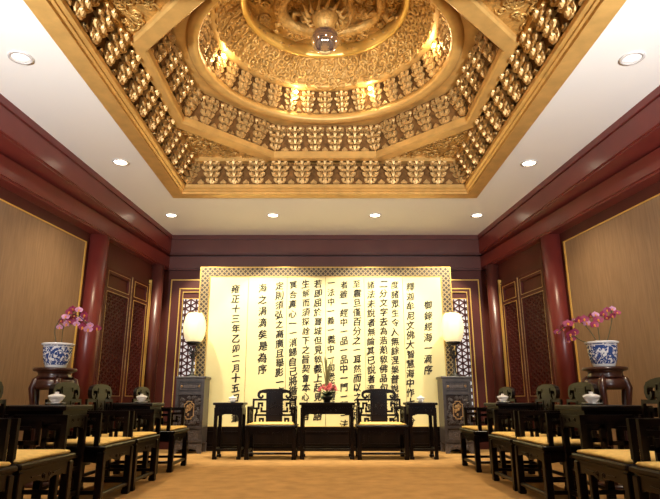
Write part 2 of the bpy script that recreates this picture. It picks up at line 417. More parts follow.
# ring beam: plate from octagon to circle, with moulding
def plate(mb, zo, ro, ri, n=96):
    ring_o = []
    for k in range(n):
        t = 2 * PI * k / n; t8 = (t + PI / 8) % (PI / 4) - PI / 8
        rr = ro / math.cos(t8); ring_o.append((rr * math.cos(t), rr * math.sin(t), zo))
    ring_i = [(x, y, zo) for x, y in circ(ri, n)]
    mb.rings([ring_o, ring_i], False)
mb = MB(); plate(mb, .85, 1.72, 1.50)
ringsolid(mb, [(1.42, .82), (1.44, .80), (1.52, .80), (1.545, .815), (1.56, .85), (1.56, .9), (1.42, .9)], circ, True)
mb.build('ring_beam', M['gold'], cof)
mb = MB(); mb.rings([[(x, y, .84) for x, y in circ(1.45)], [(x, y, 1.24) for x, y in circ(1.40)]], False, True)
rnd = mb.build('round_tier', M['boardshade'], cof)
mb = MB(); ringsolid(mb, [(1.23, 1.215), (1.25, 1.20), (1.34, 1.20), (1.37, 1.215), (1.42, 1.24), (1.42, 1.3), (1.23, 1.3)], circ, True)
mb.build('inner_ring', M['gold'], cof)
# cloud dome
D0, D1 = (1.25, 1.22), (.96, 1.56)
def dm(a, b, o):   # a: angle, b: 0..1 up the slope, o: out from the surface
    r = D0[0] + (D1[0] - D0[0]) * b + .05 * math.sin(PI * b); z = D0[1] + (D1[1] - D0[1]) * b
    return ((r - o * .76) * math.cos(a), (r - o * .76) * math.sin(a), z - o * .65)
mb = MB()
mb.rings([[dm(2 * PI * k / 96, b, 0) for k in range(96)] for b in (0, .2, .4, .6, .8, 1)], False, True)
for row in range(6):
    n = 46 - row
    for k in range(n):
        a = (k + .5 * (row % 2)) * 2 * PI / n + random.uniform(-.02, .02); b = .08 + row * .168
        rr = random.uniform(.055, .075); sc = 1.12
        mpp = lambda u, v, o, a=a, b=b, sc=sc: dm(a + u / sc, b + v / .45, o)
        mb.spiral(mpp, 0, 0, rr, .021, random.uniform(0, 6.3), 1.3, random.choice((-1, 1)), .012, 9)
mb.build('cloud_dome', M['carved'], cof)
mb = MB(); ringsolid(mb, [(.93, 1.50), (.955, 1.485), (.985, 1.49), (1.0, 1.52), (1.0, 1.68), (.93, 1.68)], circ, True)
mb.build('medallion_rim', M['trimgold'], cof)
mb = MB(); mb.rings([[(x, y, 1.66) for x, y in circ(.96)], [(x, y, 1.66) for x, y in circ(.02)]], False)
mpm = lambda a, b, o: (a, b, 1.66 - o)
for k in range(150):
    t = random.uniform(0, 2 * PI); r_ = .9 * math.sqrt(random.uniform(.02, 1))
    mb.spiral(mpm, r_ * math.cos(t), r_ * math.sin(t), random.uniform(.05, .085), .018, random.uniform(0, 6.3), 1.4, random.choice((-1, 1)), .015, 10)
med = mb.build('medallion', M['carved'], cof)
# coiled dragon in relief: one long tapering body with crest, legs and claws
mb = MB(); pts = []; rad = []
NB = 90
for i in range(NB + 1):
    t = i / NB; th = -2.1 + 2 * PI * 1.55 * t; rr = .80 - .60 * t + .07 * math.sin(9 * t * 2 * PI / 2)
    pts.append((rr * math.cos(th), rr * math.sin(th), 1.66 - .07 - .05 * math.sin(6 * PI * t) - .16 * max(0, t - .75) / .25))
    rad.append(.018 + .075 * math.sin(PI * min(1, t * .55 + .06)))
mb.tube(pts, rad, 12)
for i in range(4, NB, 1):   # dorsal crest
    p = Vector(pts[i]); r0 = rad[i]; d = Vector((p.x, p.y, 0)).normalized()
    mb.frus((p.x + d.x * r0 * .5, p.y + d.y * r0 * .5, p.z - r0 * 1.25), .004, .004, r0 * .5, r0 * .4, r0 * .7, math.atan2(d.y, d.x))
drg = mb.build('dragon_body', M['carved'], med)
mb = MB()
for i in (22, 42, 60, 74):
    p = Vector(pts[i]); d = Vector((p.x, p.y, 0)).normalized(); t_ = Vector((-d.y, d.x, 0))
    for sg in (1, -1):
        k0 = p + d * sg * rad[i] * .8; k1 = k0 + d * sg * .09 + t_ * .09; k2 = k1 + d * sg * .06 - t_ * .08
        z = 1.66 - .06
        mb.tube([(k0.x, k0.y, z), (k1.x, k1.y, z - .02), (k2.x, k2.y, z - .01)], [.045, .032, .026], 8)
        for q_ in (-.6, -.2, .2, .6):
            dd = (d * sg * math.cos(q_) - t_ * (math.sin(q_) + .3)); e = k2 + dd * .09
            mb.tube([(k2.x, k2.y, z - .01), ((k2.x + e.x) / 2, (k2.y + e.y) / 2, z - .035), (e.x, e.y, z + .01)], [.016, .013, .003], 6)
mb.build('dragon_claws', M['carved'], med)
# head hanging from the centre, with snout, jaw, horns and mane
mb = MB()
mb.tube([(0, .04, 1.62), (0, .02, 1.46), (0, .0, 1.36), (0, -.02, 1.26), (0, -.02, 1.20)], [.16, .17, .15, .115, .07], 16)
for k in range(14):
    a = k * 2 * PI / 14
    mb.tube([(.15 * math.cos(a), .02 + .15 * math.sin(a), 1.42), (.21 * math.cos(a + .3), .02 + .21 * math.sin(a + .3), 1.36), (.30 * math.cos(a + .5), .02 + .30 * math.sin(a + .5), 1.50)], [.03, .026, .006], 6)
for sx in (-1, 1):
    mb.ball((sx * .085, .10, 1.33), .035)
    mb.tube([(sx * .08, .02, 1.50), (sx * .17, .08, 1.40), (sx * .26, .14, 1.42), (sx * .30, .2, 1.52)], [.03, .026, .018, .006], 8)
    mb.tube([(sx * .06, .05, 1.22), (sx * .16, .10, 1.17), (sx * .22, .18, 1.24), (sx * .30, .2, 1.21)], [.012, .011, .009, .003], 6)
mb.build('dragon_head', M['carved'], med)

# bracket clusters: stacked arms and blocks that step inwards (towards -Y)
def cluster(pitch, Ht, P):
    mb = MB(); dz = Ht / 3.9; bw = pitch * .15
    def dou(x, y, z, k=1., rz=0.):
        mb.frus((x, y, z), bw * .62 * k, bw * .62 * k, bw * k, bw * k, dz * .20, rz); mb.box((x, y, z + dz * .32), (bw * k, bw * k, dz * .24), rz)
    mb.frus((0, -.02, 0), pitch * .13, pitch * .13, pitch * .2, pitch * .2, dz * .5)
    for i in range(4):
        z = dz * (.1 + i * .95); p = P * (i + 1) / 4; h = dz * .40
        if i:
            mb.b2(-pitch * .04, pitch * .04, -p, .03, z, z + h)
        mb.frus((0, -p - bw * .55, z - h * .25), bw * .35, bw * .2, bw * .8, bw * .95, h * 1.1)
        dou(0, -p - bw * .2, z + h, 1.1)
        w = pitch * (.52, .68, .82, .64)[i]; yy = -p + .012
        for (w_, y_) in ((w, yy), (w * .72, yy + P * .28)) if i else ((w, yy),):
            mb.hexa([(-w_ * .34, y_ - .010, z), (w_ * .34, y_ - .010, z), (w_ * .34, y_ + .010, z), (-w_ * .34, y_ + .010, z),
                     (-w_ / 2, y_ - .011, z + h), (w_ / 2, y_ - .011, z + h), (w_ / 2, y_ + .011, z + h), (-w_ / 2, y_ + .011, z + h)])
            for sx in (-1, 1): dou(sx * (w_ / 2 - bw * .4), y_, z + h)
        if i:
            for sg in (-1, 1):
                L_ = p * .9
                mb.box((sg * L_ * .35, -L_ * .5, z + h / 2), (pitch * .05, L_, h * .9), sg * .62)
                ex, ey = sg * (L_ * .62 + .01), -L_ * .92
                dou(ex, ey, z + h, .85, sg * .62)
                mb.frus((ex * 1.08, ey * 1.05, z - h * .2), bw * .2, bw * .2, bw * .5, bw * .5, h, sg * .62)
    for sg in (-.5, .5):     # leaf shaped hump between clusters
        mp = lambda a, b, o: (a, -o, b)
        x = sg * pitch; k = pitch * .15
        mb.prism(mp, [(x - k * .8, 0), (x - k, dz * .28), (x - k * .5, dz * .55), (x, dz * .85), (x + k * .5, dz * .55), (x + k, dz * .28), (x + k * .8, 0)], .0, .03)
        mb.prism(mp, [(x - k * .5, dz * .10), (x - k * .5, dz * .28), (x, dz * .6), (x + k * .5, dz * .28), (x + k * .5, dz * .10)], .03, .038)
    return mb
def place_clusters(parent, mbx, spots, nm='bracket_cluster'):
    first = None
    for (x, y, z, rz) in spots:
        if first is None: first = o = mbx.build(nm, M['bracket'], parent)
        else: o = first.copy(); C.objects.link(o); o.parent = parent
        o.location = (x, y, z); o.rotation_euler = (0, 0, rz)
# square tier: rear, left and right sides
sp = []
pt = .333; hw = 2.075
for k in range(-5, 6):
    sp.append((k * pt, hw, .105, 0))
for k in range(-5, 6):
    sp.append((-hw, k * pt, .105, PI / 2)); sp.append((hw, k * pt, .105, -PI / 2))
sp.append((-hw + .04, hw - .04, .105, PI / 4)); sp.append((hw - .04, hw - .04, .105, -PI / 4))
place_clusters(sqt, cluster(pt, .325, .16), sp)
sp = []; pt = .285; ap = 1.815
for k in (0, 1, -1, 2, -2):
    th = PI / 2 + k * PI / 4
    for j in (-1.5, -.5, .5, 1.5):
        x, y = ap * math.cos(th) - j * pt * math.sin(th), ap * math.sin(th) + j * pt * math.cos(th)
        sp.append((x, y, .505, th - PI / 2))
for k in (.5, -.5, 1.5, -1.5):
    th = PI / 2 + k * PI / 4; rr = ap / math.cos(PI / 8) - .05
    sp.append((rr * math.cos(th), rr * math.sin(th), .505, th - PI / 2))
place_clusters(oct_t, cluster(pt, .32, .17), sp)
sp = []
for k in range(36):
    th = 2 * PI * k / 36 + PI / 2
    dth = (k if k <= 18 else k - 36) * 10
    if abs(dth) <= 110: sp.append((1.435 * math.cos(th), 1.435 * math.sin(th), .90, th - PI / 2))
place_clusters(rnd, cluster(.245, .30, .10), sp)
# shell above the coffer so that no light leaks
mb = MB(); mb.b2(-2.4, 2.4, -2.4, 2.4, 1.75, 1.8)
mb.build('top_board', M['dark'], cof)
mb = MB(); ringsolid(mb, [(2.35, .12), (2.40, .12), (2.40, 1.75), (2.35, 1.75)], sq); mb.build('casing', M['dark'], cof)

# pearl
r = empty('crystal_ball', (0, CY, 4.87), 0, 'shiny crystal ball hanging below the dragon in the golden coffer', 'ball ornament')
mb = MB(); mb.ball((0, 0, 0), .162, 32, 20); mb.build('ball', M['glass'], r)
mb = MB(); mb.lathe([(.05, .135), (.045, .16), (.012, .175), (.010, .34)], 16); mb.build('hanger', M['oldgold'], r)

# spotlights in the coffer
for i, (an, d) in enumerate(((-71, 'left of the inner ring, above the left brackets'), (-17.4, 'rear of the inner ring, left of the crystal ball'), (27.5, 'rear of the inner ring, right of the crystal ball'), (80.5, 'right of the inner ring, above the right brackets'), (128, None), (172, None), (-126, None))):
    t = PI / 2 - an * PI / 180; x, y = 1.335 * math.cos(t), 1.335 * math.sin(t)
    if d:
        r = empty('spotlight', (x, CY + y, ZC + 1.20), 0, 'small glowing spotlight on the ' + d, 'spotlight', 'coffer spotlights')
        mb = MB(); mb.lathe([(.028, 0), (.028, -.012), (.022, -.03)], 14); mb.build('socket', M['trimgold'], r)
        mb = MB(); mb.ball((0, 0, -.042), .024, 12, 8); mb.build('bulb', M['spotm'], r)
    l = bpy.data.lights.new('coffer_spot', 'POINT'); l.energy = 4.5; l.color = (1, .80, .48); l.shadow_soft_size = .03
    lo = bpy.data.objects.new('coffer_spot', l); C.objects.link(lo); lo.location = (x * .955, CY + y * .955, ZC + 1.10)

# ------------------------------------------------------------------ downlights
DL = [(-2.72, 4.35, 'left ceiling strip, nearest the viewer'), (-2.64, 6.63, 'left ceiling strip beside the coffer, before the cornice'),
      (-2.56, 8.78, 'back ceiling strip, in the left corner'), (-.866, 8.78, 'back ceiling strip, left of the middle'), (.832, 8.78, 'back ceiling strip, right of the middle'),
      (2.53, 8.78, 'back ceiling strip, in the right corner'), (2.645, 6.66, 'right ceiling strip beside the coffer, before the cornice'), (2.75, 4.36, 'right ceiling strip, nearest the viewer')]
proto = None
for i, (x, y, d) in enumerate(DL):
    lit = i not in (0, 7)
    if i in (0, 1):
        r = empty('downlight', (x, y, ZC))
        mb = MB(); mb.lathe([(.085, -.001), (.105, -.003), (.105, -.012), (.082, -.014), (.078, -.004)], 28); mb.build('trim_ring', M['steel'], r)
        mb = MB(); mb.lathe([(.080, -.002), (.078, -.006), (.05, -.007), (.01, -.007)], 24); mb.build('lens', M['bulbm' if lit else 'dimm'], r)
        if lit: proto = r
        else: proto0 = r
    else:
        r = copy_tree(proto if lit else proto0); r.location = (x, y, ZC)
    tag(r, ('bright' if lit else 'dim') + ' round recessed downlight in the ' + d, 'ceiling light', 'recessed downlights')

def spot(name, loc, tgt, e, col, ang, blend=.5, size=.05):
    l = bpy.data.lights.new(name, 'SPOT'); l.energy = e; l.color = col; l.spot_size = ang; l.spot_blend = blend; l.shadow_soft_size = size
    o = bpy.data.objects.new(name, l); C.objects.link(o); o.location = loc
    d = Vector(tgt) - Vector(loc); o.rotation_euler = d.to_track_quat('-Z', 'Y').to_euler()
WARM = (1, .80, .52)
for i, (x, y, d) in enumerate(DL[2:6]):
    out = i in (0, 3)
    spot('downlight_beam', (x, y, ZC - .03), (x * (.62 if out else .8), 9.85, 1.2), 290 if out else 165, (1, .88, .64), 1.45, .35)
for x, y in ((-2.64, 6.63), (2.645, 6.66)):
    spot('downlight_beam', (x, y, ZC - .03), (x * .95, y, 0), 150, WARM, 1.9, .8)
for x, y in ((-2.72, 4.35), (2.75, 4.36)):  # beams added at the two faint fixtures to brighten the row cushions
    spot('downlight_beam', (x, y, ZC - .03), (x * .9, y, 0), 150, WARM, 1.8, .8)
for x in (-1.1, 1.1):  # spots added without fixtures, to lift the screen and the floor before it
    spot('added_coffer_fill', (x, 7.72, ZC - .05), (x * .9, 9.85, .9), 240, (1, .88, .64), 1.35, .6)
    spot('added_coffer_fill', (x, 7.72, ZC - .05), (x * .6, 7.2, 0), 120, WARM, 1.6, .8)
# upward spots added out of view, without lamps, to brighten front ceiling and coffer
for x in (-2.4, 2.4):
    spot('added_upward_fill', (x, .6, 1.8), (x * 1.13, 3.3, 3.8), 1450, (.97, .98, 1), 1.75, 1.0, .15)
spot('added_upward_fill', (0, .4, 1.8), (0, 5.2, 4.3), 190, (1, .88, .66), 1.15, .9, .15)

# ------------------------------------------------------------------ furniture
LEG = .060
def make_armchair():
    r = empty('carved_armchair', (0, 0, 0))
    W, D = .74, .56; hx, hy = W / 2 - LEG / 2, D / 2 - LEG / 2
    wd = M['wood']
    for sx in (-1, 1):
        for sy in (-1, 1):
            mb = MB(); mb.cbox((sx * hx, sy * hy, .21), (LEG, LEG, .42), .006); mb.cbox((sx * (hx - .003), sy * (hy - .003), .02), (LEG + .006, LEG + .006, .04), .006); mb.build('leg', wd, r)
    mb = MB()
    mb.cbox((0, 0, .452), (W + .02, D + .02, .036), .008)
    mb.b2(-W / 2 + .012, W / 2 - .012, -D / 2 + .012, D / 2 - .012, .405, .436)
    mb.build('seat_frame', wd, r)
    mb = MB()
    for sy in (-1, 1):
        mp = lambda a, b, o, sy=sy: (a, sy * (D / 2 - .012 - o), b)
        w = W / 2 - LEG
        mb.prism(mp, [(-w, .41), (w, .41), (w, .335), (w - .03, .343), (w - .12, .35), (.10, .35), (.05, .335), (0, .328), (-.05, .335), (-.10, .35), (-w + .12, .35), (-w + .03, .343), (-w, .335)], 0, .022)
    for sx in (-1, 1):
        mp = lambda a, b, o, sx=sx: (sx * (W / 2 - .012 - o), a, b)
        w = D / 2 - LEG
        mb.prism(mp, [(-w, .41), (w, .41), (w, .335), (w - .06, .345), (-w + .06, .345), (-w, .335)], 0, .022)
    ap = mb.build('apron', wd, r)
    mb = MB(); mp = lambda a, b, o: (a, -D / 2 + .012 - o, b)
    for sx in (-1, 1):
        mb.spiral(mp, sx * .045, .365, .022, .005, PI / 2, 1.3, sx, 0, 10); mb.poly(mp, [(sx * .09, .372), (sx * .20, .378)], .008, 0, .006)
    mb.build('carving', wd, ap)
    for sy in (-1, 1):
        mb = MB(); mb.cbox((0, sy * hy, .085 if sy < 0 else .13), (W - 2 * LEG + .01, .034, .03), .005); mb.build('stretcher', wd, r)
    for sx in (-1, 1):
        mb = MB(); mb.cbox((sx * hx, 0, .11), (.034, D - 2 * LEG + .01, .03), .005); mb.build('stretcher', wd, r)
    # cushion, slightly domed with sharp corners
    mb = MB(); n = 8
    rs = []
    cw, cd = W / 2 - .02, D / 2 - .02
    def outline(k, z):
        o = []
        for i in range(4 * n):
            t = i / n; sd = int(t) % 4; u = (t - int(t)) * 2 - 1
            b_ = .018 * (1 - u * u)
            p = [(u * cw, -cd + b_), (cw - b_, u * cd), (-u * cw, cd - b_), (-cw + b_, -u * cd)][sd]
            o.append((p[0] * k, p[1] * k, z))
        return o
    mb.rings([outline(.97, .470), outline(1.0, .482), outline(.97, .494), outline(.8, .503), outline(.4, .507), outline(.05, .508)], True, True)
    mb.build('cushion', M['cushion'], r)
    # back: splat, scrolled crest and fretwork
    yb = D / 2 - .035
    mpb = lambda a, b, o: (a, yb - o + .09 * max(0, b - .47) * .6, b)
    mb = MB(); mb.prism(mpb, [(-.125, .47), (.125, .47), (.13, .86), (-.13, .86)], -.014, .014)
    mb.rectframe(mpb, -.105, .105, .60, .84, .010, .014, .020); sp_ = mb.build('splat', wd, r)
    mb = MB(); mb.spiral(mpb, -.04, .72, .035, .006, 0, 1.3, 1, .016, 10); mb.spiral(mpb, .04, .72, .035, .006, PI, 1.3, -1, .016, 10); mb.spiral(mpb, 0, .78, .022, .005, 0, 1.2, 1, .016, 10)
    mb.build('splat_carving', M['wood'], sp_)
    mb = MB()
    top = []
    for i in range(13):
        t = -1 + i / 6; top.append((.215 * t, .995 - .022 * abs(t) ** 3))
    mb.prism(mpb, [(-.13, .86), (-.13, .925), (-.215, .935)] + top + [(.215, .935), (.13, .925), (.13, .86)], -.020, .022)
    for sx in (-1, 1):
        m2 = lambda a, b, o, sx=sx: mpb(sx * a, b, o)
        mb.ribbon(m2, [(.19, .953), (.225, .948), (.246, .925), (.25, .895), (.238, .868), (.212, .858), (.19, .866), (.182, .884), (.194, .898)], [.042, .046, .042, .038, .036, .034, .030, .026, .02], -.020, .022)
    cr = mb.build('crest_rail', wd, r)
    mb = MB(); mb.rectframe(mpb, -.11, .11, .90, .955, .008, .022, .029); mb.build('crest_carving', M['wood'], cr)
    for sx in (-1, 1):
        mb = MB(); m2 = lambda a, b, o, sx=sx: mpb(sx * a, b, o)
        w = .030
        mb.poly(m2, [(.13, .83), (.325, .83), (.325, .70), (.245, .70), (.245, .775), (.19, .775), (.19, .74)], w, -.011, .011)
        mb.poly(m2, [(.13, .655), (.20, .655), (.20, .70)], w, -.011, .011)
        mb.poly(m2, [(.27, .70), (.27, .645), (.29, .60), (.29, .47)], w, -.011, .011)
        mb.poly(m2, [(.13, .60), (.29, .60)], w, -.011, .011)
        mb.poly(m2, [(.22, .47), (.22, .545), (.17, .545), (.17, .51)], w, -.011, .011)
        mb.build('back_fret', wd, r)
        mb = MB(); m3 = lambda a, b, o, sx=sx: (sx * (W / 2 - .03 - o), a, b)
        mb.poly(m3, [(yb, .70), (yb - .09, .70), (yb - .09, .715), (-D / 2 + .08, .715), (-D / 2 + .08, .47)], .040, -.017, .017)
        mb.poly(m3, [(-D / 2 + .08, .655), (-.06, .655), (-.06, .56), (-.12, .56), (-.12, .61)], .030, -.010, .010)
        mb.poly(m3, [(-.01, .70), (-.01, .54), (.16, .54), (.16, .64), (.06, .64)], .030, -.010, .010)
        mb.poly(m3, [(-.06, .56), (-.06, .47)], .030, -.010, .010); mb.poly(m3, [(.10, .54), (.10, .47)], .030, -.010, .010)
        mb.poly(m3, [(yb, .47), (yb, .72)], .036, -.017, .017)
        mb.build('arm', wd, r)
    return r

def make_table(W, D, Ht, low=True, name='tea_table'):
    r = empty(name, (0, 0, 0)); wd = M['wood']
    L = .05
    mb = MB(); mb.cbox((0, 0, Ht - .018), (W, D, .036), .006); mb.build('table_top', wd, r)
    mb = MB(); mb.b2(-W / 2 + .03, W / 2 - .03, -D / 2 + .03, D / 2 - .03, Ht - .075, Ht - .036)
    mb.b2(-W / 2 + .02, W / 2 - .02, -D / 2 + .02, D / 2 - .02, Ht - .092, Ht - .075)
    for sy in (-1, 1):
        mp = lambda a, b, o, sy=sy: (a, sy * (D / 2 - .025 - o), b); w = W / 2 - L
        mb.prism(mp, [(-w, Ht - .09), (w, Ht - .09), (w, Ht - .21), (w - .04, Ht - .18), (w - .1, Ht - .165), (-w + .1, Ht - .165), (-w + .04, Ht - .18), (-w, Ht - .21)], 0, .02)
    for sx in (-1, 1):
        mp = lambda a, b, o, sx=sx: (sx * (W / 2 - .025 - o), a, b); w = D / 2 - L
        mb.prism(mp, [(-w, Ht - .09), (w, Ht - .09), (w, Ht - .21), (w - .04, Ht - .18), (w - .1, Ht - .165), (-w + .1, Ht - .165), (-w + .04, Ht - .18), (-w, Ht - .21)], 0, .02)
    ap = mb.build('apron', wd, r)
    mb = MB(); mp = lambda a, b, o: (a, -D / 2 + .025 - o, b)
    for sx in (-1, 1):
        for k in range(2): mb.spiral(mp, sx * (.05 + .08 * k), Ht - .112, .016, .004, 0, 1.3, sx, .002, 9)
    mb.build('carving', wd, ap)
    hx, hy = W / 2 - L / 2 - .02, D / 2 - L / 2 - .02
    for sx in (-1, 1):
        for sy in (-1, 1):
            mb = MB(); mb.cbox((sx * hx, sy * hy, (Ht - .09) / 2), (L, L, Ht - .09), .006); mb.cbox((sx * (hx - .006), sy * (hy - .006), .02), (L + .014, L + .014, .04), .005); mb.build('leg', wd, r)
    for sy in (-1, 1):
        mb = MB(); mb.cbox((0, sy * hy, .13), (2 * hx - L + .008, .034, .034), .005); mb.build('stretcher', wd, r)
    for sx in (-1, 1):
        mb = MB(); mb.cbox((sx * hx, 0, .13), (.034, 2 * hy - L + .008, .034), .005); mb.build('stretcher', wd, r)
    if low:
        mb = MB(); mb.b2(-hx, hx, -hy, hy, .30, .325)
        for sy in (-1, 1):
            mp = lambda a, b, o, sy=sy: (a, sy * (hy - .01 - o), b)
            mb.poly(mp, [(-hx + L / 2, .40), (-.06, .40), (-.06, .36), (.06, .36), (.06, .40), (hx - L / 2, .40)], .018, -.009, .009)
        mb.build('shelf', wd, r)
    return r

def make_cup(name='lidded_teacup'):
    r = empty(name, (0, 0, 0)); p = M['porcelain']
    r.scale = (1, 1, .74)
    mb = MB(); mb.lathe([(.03, 0), (.032, .006), (.055, .012), (.078, .020), (.078, .024), (.05, .018), (.01, .014)], 28); mb.build('saucer', p, r)
    mb = MB(); mb.lathe([(.026, .016), (.030, .026), (.046, .046), (.060, .075), (.066, .098), (.062, .098), (.04, .06), (.01, .04)], 28); mb.build('cup', p, r)
    mb = MB(); mb.lathe([(.064, .094), (.060, .102), (.040, .113), (.020, .119), (.014, .124), (.019, .138), (.012, .140), (.002, .138)], 28); mb.build('lid', p, r)
    return r

ch0 = make_armchair(); used = [False]
def chair(x, y, rz, label, group):
    o = ch0 if not used[0] else copy_tree(ch0); used[0] = True
    o.location = (x, y, 0); o.rotation_euler = (0, 0, rz); tag(o, label, 'armchair', group)
G1 = 'dark carved armchairs with yellow cushions'
chair(-.786, 8.70, 0, 'carved dark armchair left of the long table before the calligraphy screen', G1)
chair(.836, 8.70, 0, 'carved dark armchair right of the long table before the calligraphy screen', G1)
tab0 = None
cup0 = None
for s, nm, xf in ((-1, 'left', 1.82), (1, 'right', 1.80)):
    for y, d in ((7.41, 'farthest armchair of the %s row, nearest the %s lantern pedestal' % (nm, nm)),
                 (6.04, 'armchair of the %s row on the near side of its far tea table' % nm),
                 (5.22, 'armchair of the %s row on the far side of its near tea table' % nm),
                 (3.91, 'armchair of the %s row on the near side of its near tea table' % nm),
                 (3.12, 'armchair closest to the viewer in the %s row, cut off by the picture edge' % nm)):
        chair(s * (xf + .28), y, -s * PI / 2, 'dark ' + d, G1)
    for y, d in ((6.72, 'far'), (4.57, 'near')):
        if tab0 is None: o = tab0 = make_table(.50, .54, .80)
        else: o = copy_tree(tab0)
        o.location = (s * (xf + .12 + .27), y, 0); o.rotation_euler = (0, 0, -s * PI / 2)
        tag(o, 'dark square tea table standing between armchairs, the %s one of the %s row' % (d + 'ther' if d == 'far' else 'nearer', nm), 'table', 'tea tables in the rows')
        if cup0 is None: c = cup0 = make_cup()
        else: c = copy_tree(cup0)
        cx_ = {(-1, 6.72): -2.16, (-1, 4.57): -2.16, (1, 6.72): 2.08, (1, 4.57): 2.12}[(s, y)]
        c.location = (cx_, y + (.05 if s < 0 else 0), .80)
        tag(c, 'white lidded porcelain teacup on the %s tea table of the %s row' % ('farther' if d == 'far' else 'nearer', nm), 'teacup', 'lidded teacups')
# central tables
o = make_table(.82, .50, .79, False, 'long_table'); o.location = (.03, 8.70, 0)
tag(o, 'dark long side table between the two central armchairs, holding the flower arrangement', 'table')
e0 = make_table(.45, .46, .79, False, 'end_table'); e0.location = (-1.42, 8.68, 0)
tag(e0, 'dark tall end table left of the left central armchair', 'table', 'end tables')
e1 = copy_tree(e0); e1.location = (1.43, 8.68, 0); tag(e1, 'dark tall end table right of the right central armchair', 'table', 'end tables')
for x, d in ((-1.40, 'left'), (1.45, 'right')):
    c = copy_tree(cup0); c.location = (x, 8.72, .79); tag(c, 'white lidded porcelain teacup on the %s end table before the screen' % d, 'teacup', 'lidded teacups')

# ------------------------------------------------------------------ calligraphy screen
YS = 9.85
scr = empty('calligraphy_screen', (.01, YS, 0), 0, 'wide cream folding screen covered in black Chinese calligraphy with gold fret border', 'screen')
X0, X1, ZB, ZT = -2.075, 2.095, .385, 2.975
mb = MB(); mp = lambda a, b, o: (a, YS - o, b)
for sx, xx in ((-1, X0), (1, X1)): mb.b2(*sorted((xx, xx + sx * .17)), YS - .012, YS + .05, ZB - .03, ZT)
mb.b2(X0 - .17, X1 + .17, YS - .012, YS + .05, ZT, ZT + .17)
mb.build('fret_border', M['fret'], scr, True)
mb = MB()
mb.rectframe(mp, X0 - .185, X1 + .185, ZB - .04, ZT + .185, .015, -.05, .018); mb.rectframe(mp, X0 - .012, X1 + .012, ZB - .005, ZT + .012, .012, -.05, .018)
mb.build('gold_moulding', M['trimgold'], scr, True)
mb = MB(); mb.b2(X0 - .18, X1 + .18, YS - .02, YS + .06, .06, ZB); mb.b2(X0 - .20, X1 + .20, YS - .05, YS + .09, 0, .07)
for k in range(6):
    a = X0 + k * (X1 - X0) / 6; b = X0 + (k + 1) * (X1 - X0) / 6
    mb.rectframe(mp, a + .03, b - .03, .10, .31, .02, .02, .032)
mb.build('base', M['wood'], scr, True)
PW = (X1 - X0) / 6
panels = []
for k in range(6):
    mb = MB(); mb.b2(X0 + k * PW + .004, X0 + (k + 1) * PW - .004, YS - .004, YS + .04, ZB, ZT)
    panels.append(mb.build('panel', M['cream'], scr, True))
mb = MB(); mb.b2(X0, X1, YS + .04, YS + .05, ZB, ZT); mb.build('backing', M['oldgold'], scr, True)
COLS = [(428, 305, '御錄經海一滴序', 10.8), (410.5, 287, '釋迦牟尼文佛大智慧海中作十二分', 9.6), (395, 285, '度諸眾生令入無餘涅槃普說諸法之', 9.4), (383.5, 284, '二分文字去為浩瀚敎佛品句如來未', 9.4),
        (371, 285, '諸法未說者無論其已說者流傳東土', 9.4), (357, 284, '至震旦僅百分之一耳然而以之已足', 9.4), (344, 285, '者雖一經中一品一品中一門一門一法', 9.3), (331, 283, '一法中一義一義中一句悉皆隨布', 9.4),
        (318, 284, '若即屈於寶城但見敎義上起見隨語', 9.4), (306, 284, '生解而須探詮下之旨契會本心故言', 9.4), (293, 285, '冥合真心一一消歸自己將循習者', 9.6), (279.5, 286, '定則須弘之高廣且舉影一言未能', 9.6),
        (263, 288, '海之涓滴矣是為序', 11.6), (236, 289, '雍正十三年乙卯二月十五日御筆', 9.9)]
def glyph(ch):
    cu = bpy.data.curves.new('ink', 'FONT'); cu.body = ch; cu.size = 1; cu.resolution_u = 2
    o = bpy.data.objects.new('ink', cu); C.objects.link(o)
    return o
need = sorted(set(c for col in COLS for c in col[2]))
gos = {c: glyph(c) for c in need}
bpy.context.view_layer.update()
dg = bpy.context.evaluated_depsgraph_get()
GM = {}
for c, o in gos.items():
    me = bpy.data.meshes.new_from_object(o.evaluated_get(dg)); bm = bmesh.new(); bm.from_mesh(me)
    bmesh.ops.remove_doubles(bm, verts=bm.verts, dist=1e-4)
    long = [e for e in bm.edges if e.calc_length() > .16]
    if long: bmesh.ops.subdivide_edges(bm, edges=long, cuts=2)
    bm.verts.index_update()
    GM[c] = ([tuple(v.co) for v in bm.verts], [tuple(v.index for v in f.verts) for f in bm.faces])
    bm.free(); bpy.data.meshes.remove(me)
for o in gos.values():
    cu = o.data; bpy.data.objects.remove(o); bpy.data.curves.remove(cu)
inks = [MB() for _ in range(6)]
